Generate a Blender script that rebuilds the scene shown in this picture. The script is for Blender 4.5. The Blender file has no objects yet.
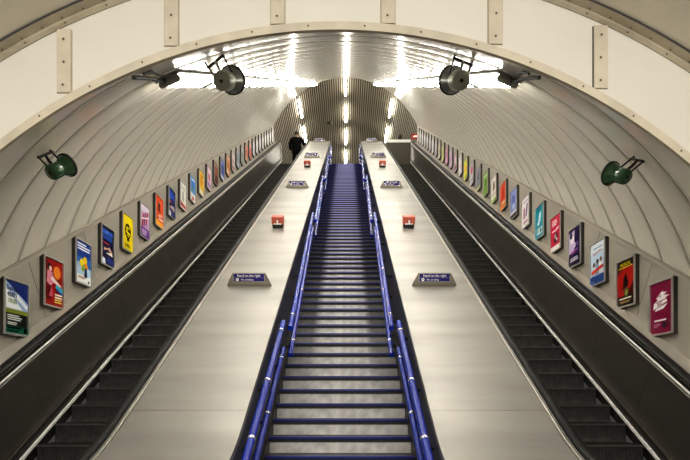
import bpy, bmesh, math, random
from mathutils import Vector, Matrix
random.seed(7)
PI = math.pi
S = bpy.context.scene
COL = S.collection
C30, S30 = math.cos(math.radians(30)), 0.5
CZ = 1.65                      # eye height above the lower floor
XC = -0.072                    # centre line of the shaft
F = 527.0; PX0, PY0 = 347.0, 390.0

def I(X, u, w):                # shaft frame (across, along the slope, off the slope) -> world
    return Vector((X, u*C30 - w*S30, u*S30 + w*C30 + CZ))
def u_at(Y, w): return (Y + w*S30)/C30
def at(px, py, Y):             # a point seen at a pixel of the photo, Y metres ahead
    return Vector(((px-PX0)/F*Y, Y, (PY0-py)/F*Y + CZ))

# ------------------------------------------------------------------ materials
MATS = {}
def mat(name, col, rough=.5, metal=0., spec=.5, noise=0., nscale=6., stretch=(1,1,1), bump=0., bscale=30., bstretch=(1,1,1),
        emit=None, estr=0., col2=None, coat=0., aniso=0., detail=3.):
    if name in MATS: return MATS[name]
    m = bpy.data.materials.new(name); m.use_nodes = True
    nt = m.node_tree; b = nt.nodes['Principled BSDF']
    b.inputs['Base Color'].default_value = (*col, 1)
    b.inputs['Roughness'].default_value = rough
    b.inputs['Metallic'].default_value = metal
    b.inputs['Specular IOR Level'].default_value = spec
    b.inputs['Coat Weight'].default_value = coat
    if emit:
        b.inputs['Emission Color'].default_value = (*emit, 1); b.inputs['Emission Strength'].default_value = estr
    if noise or bump:
        tc = nt.nodes.new('ShaderNodeTexCoord')
    if noise:
        mp = nt.nodes.new('ShaderNodeMapping'); mp.inputs['Scale'].default_value = stretch
        nt.links.new(tc.outputs['Object'], mp.inputs['Vector'])
        n = nt.nodes.new('ShaderNodeTexNoise'); n.inputs['Scale'].default_value = nscale; n.inputs['Detail'].default_value = detail
        nt.links.new(mp.outputs[0], n.inputs['Vector'])
        r = nt.nodes.new('ShaderNodeMapRange'); r.inputs['From Min'].default_value = .3; r.inputs['From Max'].default_value = .7
        nt.links.new(n.outputs['Fac'], r.inputs['Value'])
        mx = nt.nodes.new('ShaderNodeMix'); mx.data_type = 'RGBA'
        c2 = col2 if col2 else tuple(max(0, c*(1-noise)) for c in col)
        mx.inputs['A'].default_value = (*col, 1); mx.inputs['B'].default_value = (*c2, 1)
        nt.links.new(r.outputs[0], mx.inputs['Factor']); nt.links.new(mx.outputs['Result'], b.inputs['Base Color'])
        rr = nt.nodes.new('ShaderNodeMapRange'); rr.inputs['To Min'].default_value = rough*.85; rr.inputs['To Max'].default_value = min(1, rough*1.2)
        nt.links.new(n.outputs['Fac'], rr.inputs['Value']); nt.links.new(rr.outputs[0], b.inputs['Roughness'])
    if bump:
        mp2 = nt.nodes.new('ShaderNodeMapping'); mp2.inputs['Scale'].default_value = bstretch
        nt.links.new(tc.outputs['Object'], mp2.inputs['Vector'])
        n2 = nt.nodes.new('ShaderNodeTexNoise'); n2.inputs['Scale'].default_value = bscale; n2.inputs['Detail'].default_value = 2
        nt.links.new(mp2.outputs[0], n2.inputs['Vector'])
        bp = nt.nodes.new('ShaderNodeBump'); bp.inputs['Strength'].default_value = bump; bp.inputs['Distance'].default_value = .02
        nt.links.new(n2.outputs['Fac'], bp.inputs['Height']); nt.links.new(bp.outputs[0], b.inputs['Normal'])
    MATS[name] = m
    return m
def lin(h):
    r = []
    for i in (0, 2, 4):
        v = int(h[i:i+2], 16)/255
        r.append(v/12.92 if v <= .04045 else ((v+.055)/1.055)**2.4)
    return tuple(r)
def ink(h): return mat('print ink '+h, lin(h), rough=.35, spec=.4)

M_vault = mat('vault enamel', (.80,.765,.665), rough=.15, spec=.8, noise=.10, nscale=1.4, stretch=(1,2.5,1), bump=.035, bscale=3, bstretch=(.6,1.6,.6))
M_groove = mat('vault joint', (.26,.23,.185), rough=.6)
M_wallp = mat('poster wall panel', (.37,.34,.29), rough=.4, noise=.18, nscale=1.2)
M_white = mat('headwall paint', (.82,.785,.70), rough=.5, noise=.05, nscale=2.2)
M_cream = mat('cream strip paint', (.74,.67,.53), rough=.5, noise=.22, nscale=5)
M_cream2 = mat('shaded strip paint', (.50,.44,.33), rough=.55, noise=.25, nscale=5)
M_conc = mat('concourse ceiling paint', (.80,.75,.63), rough=.55, noise=.1, nscale=2)
M_bolt = mat('bolt head', (.16,.12,.07), rough=.5, metal=.4)
M_joint = mat('dark joint', (.06,.055,.05), rough=.7)
M_steel = mat('brushed deck steel', (.41,.395,.37), rough=.44, metal=.68, noise=.22, nscale=1.3, stretch=(.35,1.6,1), bump=.50, bscale=1.0, bstretch=(.30,2.0,1))
M_steel_b = mat('polished steel strip', (.80,.77,.72), rough=.36, metal=.9)
M_steel_d = mat('sign housing steel', (.26,.24,.20), rough=.38, metal=.8)
M_bronze = mat('dark balustrade panel', (.15,.137,.118), rough=.34, metal=.65, spec=.5, noise=.12, nscale=1.2, stretch=(1,1,3))
M_bright = mat('bright strip metal', (.88,.86,.82), rough=.35, metal=.1)
M_rubber = mat('black handrail rubber', (.009,.009,.009), rough=.5, spec=.25)
M_step = mat('escalator step metal', (.06,.059,.053), rough=.5, metal=.35, noise=.4, nscale=14, stretch=(1,1,1))
M_stepe = mat('escalator step edge', (.095,.092,.085), rough=.45, metal=.4)
M_skirt = mat('dark skirting', (.055,.05,.044), rough=.4, metal=.6)
M_side = mat('stair side panel', (.028,.027,.030), rough=.4, metal=.2, noise=.5, nscale=7)
M_tread = mat('stair tread', (.10,.098,.092), rough=.6, noise=.35, nscale=12)
M_navy = mat('navy nosing', (.012,.020,.20), rough=.35, spec=.6)
M_black = mat('black rubber edge', (.015,.015,.016), rough=.6)
M_blue = mat('blue handrail enamel', (.007,.030,.34), rough=.24, spec=.5)
M_collar = mat('silver collar', (.80,.80,.80), rough=.25, metal=.8)
M_iron = mat('dark iron', (.02,.02,.018), rough=.5, metal=.4)
M_grn = mat('dark green enamel', (.03,.10,.04), rough=.25, spec=.6, coat=.3)
M_gry = mat('grey green enamel', (.30,.31,.25), rough=.38, metal=.2)
M_gryd = mat('dark grey green enamel', (.12,.125,.105), rough=.3, metal=.4)
M_tube = mat('fluorescent tube', (.9,.9,.88), emit=(1,.965,.88), estr=33)
M_tube2 = mat('concourse strip lamp', (.9,.9,.88), emit=(1,.96,.86), estr=26)
M_fix = mat('light fitting grey', (.32,.31,.27), rough=.5)
M_slat = mat('brown ceiling slat', (.38,.335,.255), rough=.5, metal=.3)
M_gap = mat('dark slat gap', (.035,.032,.028), rough=.8)
M_floor = mat('grey floor', (.16,.15,.13), rough=.5, noise=.3, nscale=4)
M_red = mat('red stop box', (.50,.11,.07), rough=.4)
M_redlit = mat('lit red sign', (.4,.02,.02), rough=.4, emit=(.6,.03,.02), estr=.08)
M_signw = mat('white lettering', (.85,.85,.85), rough=.5)
M_signblue = mat('sign blue', (.018,.014,.15), rough=.6, spec=.2)
M_frame = mat('poster frame aluminium', (.50,.48,.45), rough=.4, metal=.6)
M_frside = mat('poster frame dark side', (.045,.04,.036), rough=.5)
M_coat = mat('black coat cloth', (.006,.006,.0065), rough=.95, spec=.1)
M_trou = mat('dark trousers', (.008,.008,.010), rough=.95, spec=.1)
M_skin = mat('skin', (.42,.25,.17), rough=.6)
M_hair = mat('dark hair', (.015,.011,.009), rough=.7)
M_brown = mat('barrier board', (.075,.064,.045), rough=.5, noise=.25, nscale=8, stretch=(6,1,.4))
M_whitep = mat('white painted rail', (.85,.84,.82), rough=.4)

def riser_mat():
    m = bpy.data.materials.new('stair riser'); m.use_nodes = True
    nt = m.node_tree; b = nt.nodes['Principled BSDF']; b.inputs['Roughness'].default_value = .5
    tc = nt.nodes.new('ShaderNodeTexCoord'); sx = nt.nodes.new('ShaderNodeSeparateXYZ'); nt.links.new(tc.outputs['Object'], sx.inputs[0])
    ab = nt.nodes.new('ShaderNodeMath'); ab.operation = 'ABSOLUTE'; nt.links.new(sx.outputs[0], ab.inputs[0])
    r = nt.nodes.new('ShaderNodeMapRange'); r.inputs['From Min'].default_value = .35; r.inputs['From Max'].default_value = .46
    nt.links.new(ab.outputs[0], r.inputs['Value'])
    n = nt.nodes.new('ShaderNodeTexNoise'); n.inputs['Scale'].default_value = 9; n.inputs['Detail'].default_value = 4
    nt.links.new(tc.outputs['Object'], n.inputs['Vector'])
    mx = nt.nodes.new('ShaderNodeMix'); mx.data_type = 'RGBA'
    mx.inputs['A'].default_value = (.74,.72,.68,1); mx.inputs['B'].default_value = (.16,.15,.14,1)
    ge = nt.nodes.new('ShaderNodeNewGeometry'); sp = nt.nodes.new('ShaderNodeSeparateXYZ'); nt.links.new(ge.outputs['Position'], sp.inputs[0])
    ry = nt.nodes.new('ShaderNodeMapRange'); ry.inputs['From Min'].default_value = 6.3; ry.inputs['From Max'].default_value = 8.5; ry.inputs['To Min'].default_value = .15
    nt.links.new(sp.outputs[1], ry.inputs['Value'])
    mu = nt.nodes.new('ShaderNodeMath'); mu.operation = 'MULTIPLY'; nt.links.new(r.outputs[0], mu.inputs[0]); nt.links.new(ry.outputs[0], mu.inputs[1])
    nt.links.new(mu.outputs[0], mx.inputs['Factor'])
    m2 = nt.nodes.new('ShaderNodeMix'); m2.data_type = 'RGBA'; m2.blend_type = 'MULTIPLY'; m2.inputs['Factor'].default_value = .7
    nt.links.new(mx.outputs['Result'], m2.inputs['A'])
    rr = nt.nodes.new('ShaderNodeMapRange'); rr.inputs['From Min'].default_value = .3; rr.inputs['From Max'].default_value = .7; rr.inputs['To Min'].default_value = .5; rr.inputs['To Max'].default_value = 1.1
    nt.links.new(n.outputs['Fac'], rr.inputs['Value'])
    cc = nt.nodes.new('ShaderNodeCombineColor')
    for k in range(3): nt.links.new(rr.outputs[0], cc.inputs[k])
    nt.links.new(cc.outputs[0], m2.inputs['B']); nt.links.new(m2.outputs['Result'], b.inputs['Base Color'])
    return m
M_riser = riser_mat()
def nosing_mat():          # navy edge, lilac sheen put into the colour along the middle of the upper flights
    m = bpy.data.materials.new('sheen painted navy nosing'); m.use_nodes = True
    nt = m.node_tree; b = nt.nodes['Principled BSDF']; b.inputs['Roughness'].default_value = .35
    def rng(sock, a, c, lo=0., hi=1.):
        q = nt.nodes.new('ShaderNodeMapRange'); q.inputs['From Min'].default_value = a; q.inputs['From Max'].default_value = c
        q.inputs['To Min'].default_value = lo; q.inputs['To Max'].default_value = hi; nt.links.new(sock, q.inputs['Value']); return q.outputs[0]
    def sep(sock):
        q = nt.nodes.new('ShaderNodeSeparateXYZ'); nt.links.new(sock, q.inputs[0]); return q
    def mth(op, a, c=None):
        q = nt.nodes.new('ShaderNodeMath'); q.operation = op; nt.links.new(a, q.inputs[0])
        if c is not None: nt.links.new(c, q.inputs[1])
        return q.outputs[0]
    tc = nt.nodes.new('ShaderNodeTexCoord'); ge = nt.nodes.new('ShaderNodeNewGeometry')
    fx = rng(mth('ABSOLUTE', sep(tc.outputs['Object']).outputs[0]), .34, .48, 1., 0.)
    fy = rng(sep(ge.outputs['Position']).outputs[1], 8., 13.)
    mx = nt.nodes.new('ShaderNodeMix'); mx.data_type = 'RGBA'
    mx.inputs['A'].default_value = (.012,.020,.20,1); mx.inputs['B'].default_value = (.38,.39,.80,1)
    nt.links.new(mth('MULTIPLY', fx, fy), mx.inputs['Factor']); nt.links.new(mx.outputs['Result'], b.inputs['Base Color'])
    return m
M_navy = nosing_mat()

# ------------------------------------------------------------------ mesh builder
class MB:
    def __init__(s): s.v = []; s.f = []; s.m = []; s.mats = []; s.sm = []
    def mi(s, m):
        if m not in s.mats: s.mats.append(m)
        return s.mats.index(m)
    def face(s, pts, m, smooth=False):
        i = len(s.v); s.v += [tuple(p) for p in pts]; s.f.append(tuple(range(i, i+len(pts)))); s.m.append(s.mi(m)); s.sm.append(smooth)
    def raw(s, vs, fs, m, smooth=False):
        i = len(s.v); s.v += [tuple(p) for p in vs]; k = s.mi(m)
        for f in fs: s.f.append(tuple(a+i for a in f)); s.m.append(k); s.sm.append(smooth)
    def box(s, lo, hi, m, T=None):
        x0,y0,z0 = lo; x1,y1,z1 = hi
        vs = [Vector(p) for p in ((x0,y0,z0),(x1,y0,z0),(x1,y1,z0),(x0,y1,z0),(x0,y0,z1),(x1,y0,z1),(x1,y1,z1),(x0,y1,z1))]
        if T: vs = [T(p) if callable(T) else T @ p for p in vs]
        s.raw(vs, [(0,3,2,1),(4,5,6,7),(0,1,5,4),(1,2,6,5),(2,3,7,6),(3,0,4,7)], m)
    def bbox(s, lo, hi, m, bev=.01, T=None):
        bm = bmesh.new(); bmesh.ops.create_cube(bm, size=1)
        lo = Vector(lo); hi = Vector(hi); c = (lo+hi)/2; d = hi-lo
        for v in bm.verts: v.co = Vector((v.co.x*d.x, v.co.y*d.y, v.co.z*d.z)) + c
        bmesh.ops.bevel(bm, geom=bm.edges[:], offset=bev, segments=2, affect='EDGES', profile=.5)
        bm.verts.index_update()
        vs = [v.co.copy() for v in bm.verts]
        if T: vs = [T @ p for p in vs]
        s.raw(vs, [tuple(v.index for v in f.verts) for f in bm.faces], m); bm.free()
    def tube(s, pts, r, m, n=10, caps=True, sy=1.0):
        pts = [Vector(p) for p in pts]; rs = r if isinstance(r, (list, tuple)) else [r]*len(pts)
        i0 = len(s.v); k = s.mi(m); prev = None
        for j, p in enumerate(pts):
            t = (pts[min(j+1, len(pts)-1)] - pts[max(j-1, 0)]).normalized()
            a = Vector((0,0,1)) if abs(t.z) < .9 else Vector((1,0,0))
            if prev is not None: a = prev
            x = a.cross(t).normalized(); y = t.cross(x).normalized(); prev = y
            for q in range(n):
                an = 2*PI*q/n
                s.v.append(tuple(p + x*math.cos(an)*rs[j] + y*math.sin(an)*rs[j]*sy))
        for j in range(len(pts)-1):
            for q in range(n):
                q2 = (q+1) % n
                s.f.append((i0+j*n+q, i0+j*n+q2, i0+(j+1)*n+q2, i0+(j+1)*n+q)); s.m.append(k); s.sm.append(True)
        if caps:
            s.face([s.v[i0+q] for q in reversed(range(n))], m)
            s.face([s.v[i0+(len(pts)-1)*n+q] for q in range(n)], m)
    def lathe(s, prof, m, n=28, smooth=True):          # about local +Y : prof = [(y, r)]
        i0 = len(s.v); k = s.mi(m)
        for (y, r) in prof:
            for q in range(n):
                a = 2*PI*q/n; s.v.append((r*math.cos(a), y, r*math.sin(a)))
        for j in range(len(prof)-1):
            for q in range(n):
                q2 = (q+1) % n
                s.f.append((i0+j*n+q, i0+(j+1)*n+q, i0+(j+1)*n+q2, i0+j*n+q2)); s.m.append(k); s.sm.append(smooth)
    def sweep(s, prof, rows, m, closed=False, smooth=False):   # rows: list of functions (X,w)->point
        i0 = len(s.v); k = s.mi(m); n = len(prof)
        for fn in rows:
            for (x, w) in prof: s.v.append(tuple(fn(x, w)))
        for j in range(len(rows)-1):
            for q in range(n if closed else n-1):
                q2 = (q+1) % n
                s.f.append((i0+j*n+q, i0+j*n+q2, i0+(j+1)*n+q2, i0+(j+1)*n+q)); s.m.append(k); s.sm.append(smooth)
        if closed:
            s.face([s.v[i0+q] for q in reversed(range(n))], m)
            s.face([s.v[i0+(len(rows)-1)*n+q] for q in range(n)], m)
    def build(s, name, parent=None, loc=None, rot=None):
        me = bpy.data.meshes.new(name); me.from_pydata(s.v, [], s.f)
        for m in s.mats: me.materials.append(m)
        me.polygons.foreach_set('material_index', s.m); me.polygons.foreach_set('use_smooth', s.sm); me.update()
        bm = bmesh.new(); bm.from_mesh(me); bmesh.ops.recalc_face_normals(bm, faces=bm.faces[:]); bm.to_mesh(me); bm.free()
        o = bpy.data.objects.new(name, me); COL.objects.link(o)
        if parent: o.parent = parent
        if loc is not None: o.location = loc
        if rot is not None: o.rotation_euler = rot
        return o
def tag(o, label, cat, group=None):
    o['label'] = label; o['category'] = cat
    if group: o['group'] = group
    return o
def thing(name, label, cat, loc=(0,0,0), rot=(0,0,0), group=None):
    o = bpy.data.objects.new(name, None); o.empty_display_size = .1; COL.objects.link(o)
    o.location = loc; o.rotation_euler = rot
    return tag(o, label, cat, group)
def struct(mb, name, **k):
    o = mb.build(name, **k); o['kind'] = 'structure'; return o
def dup(src, name, parent):
    c = src.copy(); c.name = name; COL.objects.link(c); c.parent = parent; return c
SLOPE = (math.radians(30), 0, 0)
SL0 = dict(loc=(0,0,CZ), rot=SLOPE)      # mesh given in shaft coordinates (X, u, w)

TXT = {}
def text_geo(s, align='CENTER', shear=0., bold=0.):
    key = (s, align, shear, bold)
    if key in TXT: return TXT[key]
    cu = bpy.data.curves.new('t', 'FONT'); cu.body = s; cu.align_x = align; cu.align_y = 'CENTER'; cu.size = 1; cu.shear = shear; cu.offset = bold
    cu.resolution_u = 2; cu.fill_mode = 'BOTH'
    o = bpy.data.objects.new('t', cu); COL.objects.link(o)
    dg = bpy.context.evaluated_depsgraph_get(); me = bpy.data.meshes.new_from_object(o.evaluated_get(dg))
    r = ([v.co.copy() for v in me.vertices], [tuple(p.vertices) for p in me.polygons])
    bpy.data.objects.remove(o); bpy.data.meshes.remove(me); bpy.data.curves.remove(cu)
    TXT[key] = r; return r
def put_text(mb, s, size, T, m, align='CENTER', shear=0., bold=0., sx=1.):
    vs, fs = text_geo(s, align, shear, bold)
    mb.raw([T(Vector((v.x*size*sx, v.y*size, 0))) for v in vs], fs, m)

# ------------------------------------------------------------------ key dimensions
W_DECK, W_STEP = -2.40, -3.24
XI, XO, XH = .786, 1.764, 1.872        # deck inner edge, deck outer edge, outside of inner handrail
R_V, W_C = 4.10, -3.75                 # vault radius and centre
XW = 3.54                              # poster wall
Y0, Y1 = 3.62, 26.0                    # shaft starts, shaft ends
Z_TOP = .57735*25.24 - 3.741 + CZ      # upper concourse floor
UB = u_at(4.24, W_DECK); RB = 2.5
def bend(u):                           # row function following the slope, levelling out at the foot
    if u >= UB: return lambda x, w: (x, u, w)
    th = (UB-u)/RB; ex = 0
    if th > PI/6: ex = (th-PI/6)*RB; th = PI/6
    cu, cw = UB - RB*math.sin(th) - ex*C30, W_DECK + RB - RB*math.cos(th) + ex*S30
    return lambda x, w: (x, cu + (w-W_DECK)*math.sin(th), cw + (w-W_DECK)*math.cos(th))
def rows(u0, u1, step=1.2):
    r = []; u = u0
    while u < UB: r.append(u); u += .09
    k = max(1, int((u1-max(UB, u0))/step)); a = max(UB, u0)
    r += [a + (u1-a)*i/k for i in range(k+1)]
    return [bend(q) for q in r]
U_FOOT = .9
U_DECK = u_at(26.3, W_DECK); U_BAL = u_at(25.75, W_DECK)

# ------------------------------------------------------------------ shaft vault
mb = MB()
NPH = 72; ph0 = math.acos((-1.68-W_C)/R_V) ; ph0 = math.asin((XW+.0)/R_V)
PER = .60; UOFF = .30
def vault_pt(ph, u, r):
    w = W_C + r*math.cos(ph)
    u = min(max(u, u_at(Y0-.02, w)), u_at(Y1, w))
    return (XC + r*math.sin(ph), u, w)
prof = [(0, .012), (.0, -.002)]
k0 = -2
prof = []
for k in range(k0, 54):
    ub = k*PER + UOFF
    g = .0055
    prof += [(ub-g, 0., 'g0'), (ub-g, .005, 'g1'), (ub+g, .005, 'g2')]
    for t in (0., .12, .3, .5, .7, .88):
        prof.append((ub+g + t*(PER-2*g), -.0040*(1-(2*t-1)**2), 'p'))
i0 = len(mb.v); n = NPH+1
km_p, km_g = mb.mi(M_vault), mb.mi(M_groove)
for (u, dr, tp) in prof:
    for q in range(n):
        ph = -ph0 + 2*ph0*q/NPH
        mb.v.append(vault_pt(ph, u, R_V+dr))
for j in range(len(prof)-1):
    gr = prof[j][2] in ('g0','g1','g2') 
    for q in range(NPH):
        a = [i0+j*n+q, i0+j*n+q+1, i0+(j+1)*n+q+1, i0+(j+1)*n+q]
        if all(abs(mb.v[a[0]][1]-mb.v[a[3]][1]) < 1e-5 and abs(mb.v[a[1]][1]-mb.v[a[2]][1]) < 1e-5 for _ in (0,)) and not gr: continue
        if gr and mb.v[a[0]][1] <= u_at(Y0-.02, mb.v[a[0]][2])+1e-4: continue
        if gr and mb.v[a[0]][1] >= u_at(Y1, mb.v[a[0]][2])-1e-4: continue
        mb.f.append(tuple(a)); mb.m.append(km_g if gr else km_p); mb.sm.append(not gr)
struct(mb, 'ceiling', **SL0)

# poster walls, their shelf and trims
for s, side in ((-1, 'left'), (1, 'right')):
    ua, ub = u_at(Y0, -2.), u_at(Y1, -2.)
    X = XC + s*XW
    mb = MB()
    ww = W_C + math.sqrt(R_V**2 - XW**2)
    uu = ua; 
    while uu < ub:
        ue = min(uu+1.44, ub)
        mb.box((X if s > 0 else X-.04, uu+.004, -2.62), (X+.04 if s > 0 else X, ue-.004, ww+.03), M_wallp)
        uu = ue
    mb.box((X+s*.02-.015, ua, -2.62), (X+s*.02+.015, ub, ww), M_joint)
    struct(mb, 'wall_'+side, **SL0)
    mb = MB()      # dark capping strip under the vault
    x0, x1 = sorted((X - s*.035, X + s*.03))
    mb.box((x0, ua, ww-.035), (x1, ub, ww-.005), M_wallp); mb.box((x0, ua, ww-.005), (x1, ub, ww+.018), M_groove)
    struct(mb, 'trim_1' if s < 0 else 'trim_2', **SL0)
    mb = MB()      # shelf between wall and handrail
    mb.sweep([(XC+s*3.30, -2.46), (XC+s*(XW+.0), -2.40), (XC+s*XW, -2.5), (XC+s*3.3, -2.52)], [lambda x, w, q=q: (x, q, w) for q in (ua, ub)], M_wallp, closed=True)
    struct(mb, 'trim_3' if s < 0 else 'trim_4', **SL0)

# ------------------------------------------------------------------ lower headwall with arched opening
YF = 3.60; ZC_E = (u_at(3.65, W_C)*S30 + W_C*C30) + CZ; A_E = 4.055; B_E = A_E/C30
ZC_O = -1.448 + CZ; R_O = 4.345
def z_open(x, d=0.):
    x = abs(x-XC)
    return ZC_E + (B_E+d)*math.sqrt(max(0, 1-(x/(A_E+d))**2)) if x < A_E+d else -9
def z_out(x): return ZC_O + math.sqrt(max(0, R_O**2 - (x-XC)**2))
mb = MB(); N = 120
xs = [XC - R_O*math.cos(PI*i/N) for i in range(N+1)]
for i in range(N):
    x0, x1 = xs[i], xs[i+1]
    b0, b1 = max(0, z_open(x0)), max(0, z_open(x1)); t0, t1 = max(z_out(x0), b0), max(z_out(x1), b1)
    mb.face([(x0,YF,b0),(x1,YF,b1),(x1,YF,t1),(x0,YF,t0)], M_white)
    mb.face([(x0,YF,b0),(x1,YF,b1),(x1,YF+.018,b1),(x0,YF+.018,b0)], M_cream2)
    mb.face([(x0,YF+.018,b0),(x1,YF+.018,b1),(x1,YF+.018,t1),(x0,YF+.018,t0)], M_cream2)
struct(mb, 'wall_front')
def dot(mb, x, y, z, r=.008, m=M_bolt):
    n = 8; vs = [(x + r*math.cos(2*PI*q/n), y-.004, z + r*math.sin(2*PI*q/n)) for q in range(n)] + [(x, y-.008, z)]
    mb.raw(vs, [(q, (q+1) % n, n) for q in range(n)], m, True)
mb = MB(); FW = .050
ts = [PI*(.02 + .96*i/160) for i in range(161)]
def ell(t, d): return (XC - (A_E+d)*math.cos(t), ZC_E + (B_E+d)*math.sin(t))
for i in range(160):
    a0, a1 = ell(ts[i], -.006), ell(ts[i+1], -.006); b0, b1 = ell(ts[i], FW), ell(ts[i+1], FW)
    if min(a0[1], a1[1]) < 0: continue
    yf = YF-.014
    if b0[1] > z_out(b0[0]) or b1[1] > z_out(b1[0]): continue
    mb.face([(a0[0],yf,a0[1]),(a1[0],yf,a1[1]),(b1[0],yf,b1[1]),(b0[0],yf,b0[1])], M_cream)
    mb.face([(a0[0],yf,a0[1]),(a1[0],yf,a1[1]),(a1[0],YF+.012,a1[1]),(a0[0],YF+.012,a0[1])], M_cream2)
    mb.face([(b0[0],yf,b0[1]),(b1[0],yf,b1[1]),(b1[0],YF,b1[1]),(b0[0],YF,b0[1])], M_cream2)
    if i % 5 == 2:
        c = ell((ts[i]+ts[i+1])/2, FW*.45); dot(mb, c[0], yf, c[1], .007)
struct(mb, 'trim_5')
k = 6
for px in (-42, 65, 172, 278, 388, 495, 600, 707):
    x = (px-PX0)/F*YF; hw = .046; yf = YF-.016
    zb = max(z_open(x-hw, FW), z_open(x+hw, FW)); zt = min(z_out(x-hw), z_out(x+hw)) - .004
    mb = MB(); mb.box((x-hw, yf, zb), (x+hw, YF+.002, zt), M_cream)
    mb.box((x-hw-.007, YF-.004, zb), (x-hw, YF+.001, zt), M_joint if px in (65, 600) else M_cream2)
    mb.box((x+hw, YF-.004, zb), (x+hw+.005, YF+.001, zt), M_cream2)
    z = zb + .05
    while z < zt - .03: dot(mb, x + random.uniform(-.006, .006), yf, z, .0085); z += .155
    struct(mb, 'trim_%d' % k); k += 1
# lower concourse: vault, flanges, floor, back wall
mb = MB(); NA = 96; tt = [PI*(-.02 + 1.04*i/NA) for i in range(NA+1)]
def ring(mb, y0, r0, y1, r1, m):
    for i in range(NA):
        p = []
        for (y, r, t) in ((y0,r0,tt[i]),(y0,r0,tt[i+1]),(y1,r1,tt[i+1]),(y1,r1,tt[i])):
            p.append((XC - r*math.cos(t), y, max(0, ZC_O + r*math.sin(t))))
        mb.face(p, m, True)
ring(mb, YF, 4.349, YF-.006, 4.349, M_joint); ring(mb, YF-.006, 4.343, YF-.046, 4.343, M_cream)
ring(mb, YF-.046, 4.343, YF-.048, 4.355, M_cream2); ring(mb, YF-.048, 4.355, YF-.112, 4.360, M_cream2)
ring(mb, YF-.112, 4.360, YF-.114, 4.375, M_joint)
for i in range(0, 90):
    t = PI*(i+.5)/90
    for (yy, rr) in ((YF-.036, 4.341), (YF-.066, 4.354)):
        c = Vector((XC - rr*math.cos(t), yy, ZC_O + rr*math.sin(t))); e1 = Vector((math.sin(t), 0, math.cos(t))); nn = Vector((math.cos(t), 0, -math.sin(t)))
        vs = [c + nn*.002 + (e1*math.cos(2*PI*q/6) + Vector((0,1,0))*math.sin(2*PI*q/6))*.007 for q in range(6)]
        if i % 2 == 0 or yy < YF-.05: mb.face(vs, M_bolt)
struct(mb, 'trim_14')
mb = MB(); y = YF-.114
while y > -8:
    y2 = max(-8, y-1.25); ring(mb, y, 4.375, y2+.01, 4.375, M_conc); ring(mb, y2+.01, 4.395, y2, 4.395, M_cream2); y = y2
struct(mb, 'ceiling')
mb = MB(); mb.box((-4.6, -8, -.1), (4.5, 3.62, 0), M_floor); struct(mb, 'floor')
mb = MB(); mb.face([(XC - 4.405*math.cos(t), -8, max(0, ZC_O + 4.405*math.sin(t))) for t in tt], M_conc); struct(mb, 'wall_back')

# ------------------------------------------------------------------ upper concourse
YE = 64.
zc1 = (u_at(Y1, W_C)*S30 + W_C*C30) + CZ
AU, BU = R_V-.005, (R_V-.005)/C30
mb = MB(); NS = 112
def up(t, d): return (XC - (AU-d)*math.cos(t), zc1 + (BU-d)*math.sin(t))
z_lo = Z_TOP
tl = math.asin(max(-1, (Z_TOP-zc1)/BU)); 
for i in range(NS):
    a0 = tl + (PI-2*tl)*i/NS; a1 = tl + (PI-2*tl)*(i+1)/NS; am = a0 + (a1-a0)*.52
    for (t0, t1, d0, d1, m) in ((a0, am, .0, .0, M_slat), (am, am, .0, -.05, M_gap), (am, a1, -.05, -.05, M_gap), (a1, a1, -.05, 0, M_gap)):
        p0, p1 = up(t0, d0), up(t1, d1)
        mb.face([(p0[0], Y1-.01, p0[1]), (p1[0], Y1-.01, p1[1]), (p1[0], YE, p1[1]), (p0[0], YE, p0[1])], m)
struct(mb, 'ceiling')
mb = MB(); mb.face([(up(tl+(PI-2*tl)*i/60, -.06)[0], YE, up(tl+(PI-2*tl)*i/60, -.06)[1]) for i in range(61)], M_slat); struct(mb, 'wall_far')
mb = MB(); mb.box((XC-4.2, 25.26, Z_TOP-.3), (XC+4.2, YE, Z_TOP), M_floor); struct(mb, 'floor')
mb = MB()      # ring beam closing the gap round the end of the shaft
for i in range(80):
    t0, t1 = PI*i/80, PI*(i+1)/80
    p = [up(t0, .005), up(t1, .005), up(t1, -.2), up(t0, -.2)]
    mb.face([(q[0], Y1-.002, q[1]) for q in p], M_groove)
struct(mb, 'trim_15')

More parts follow.
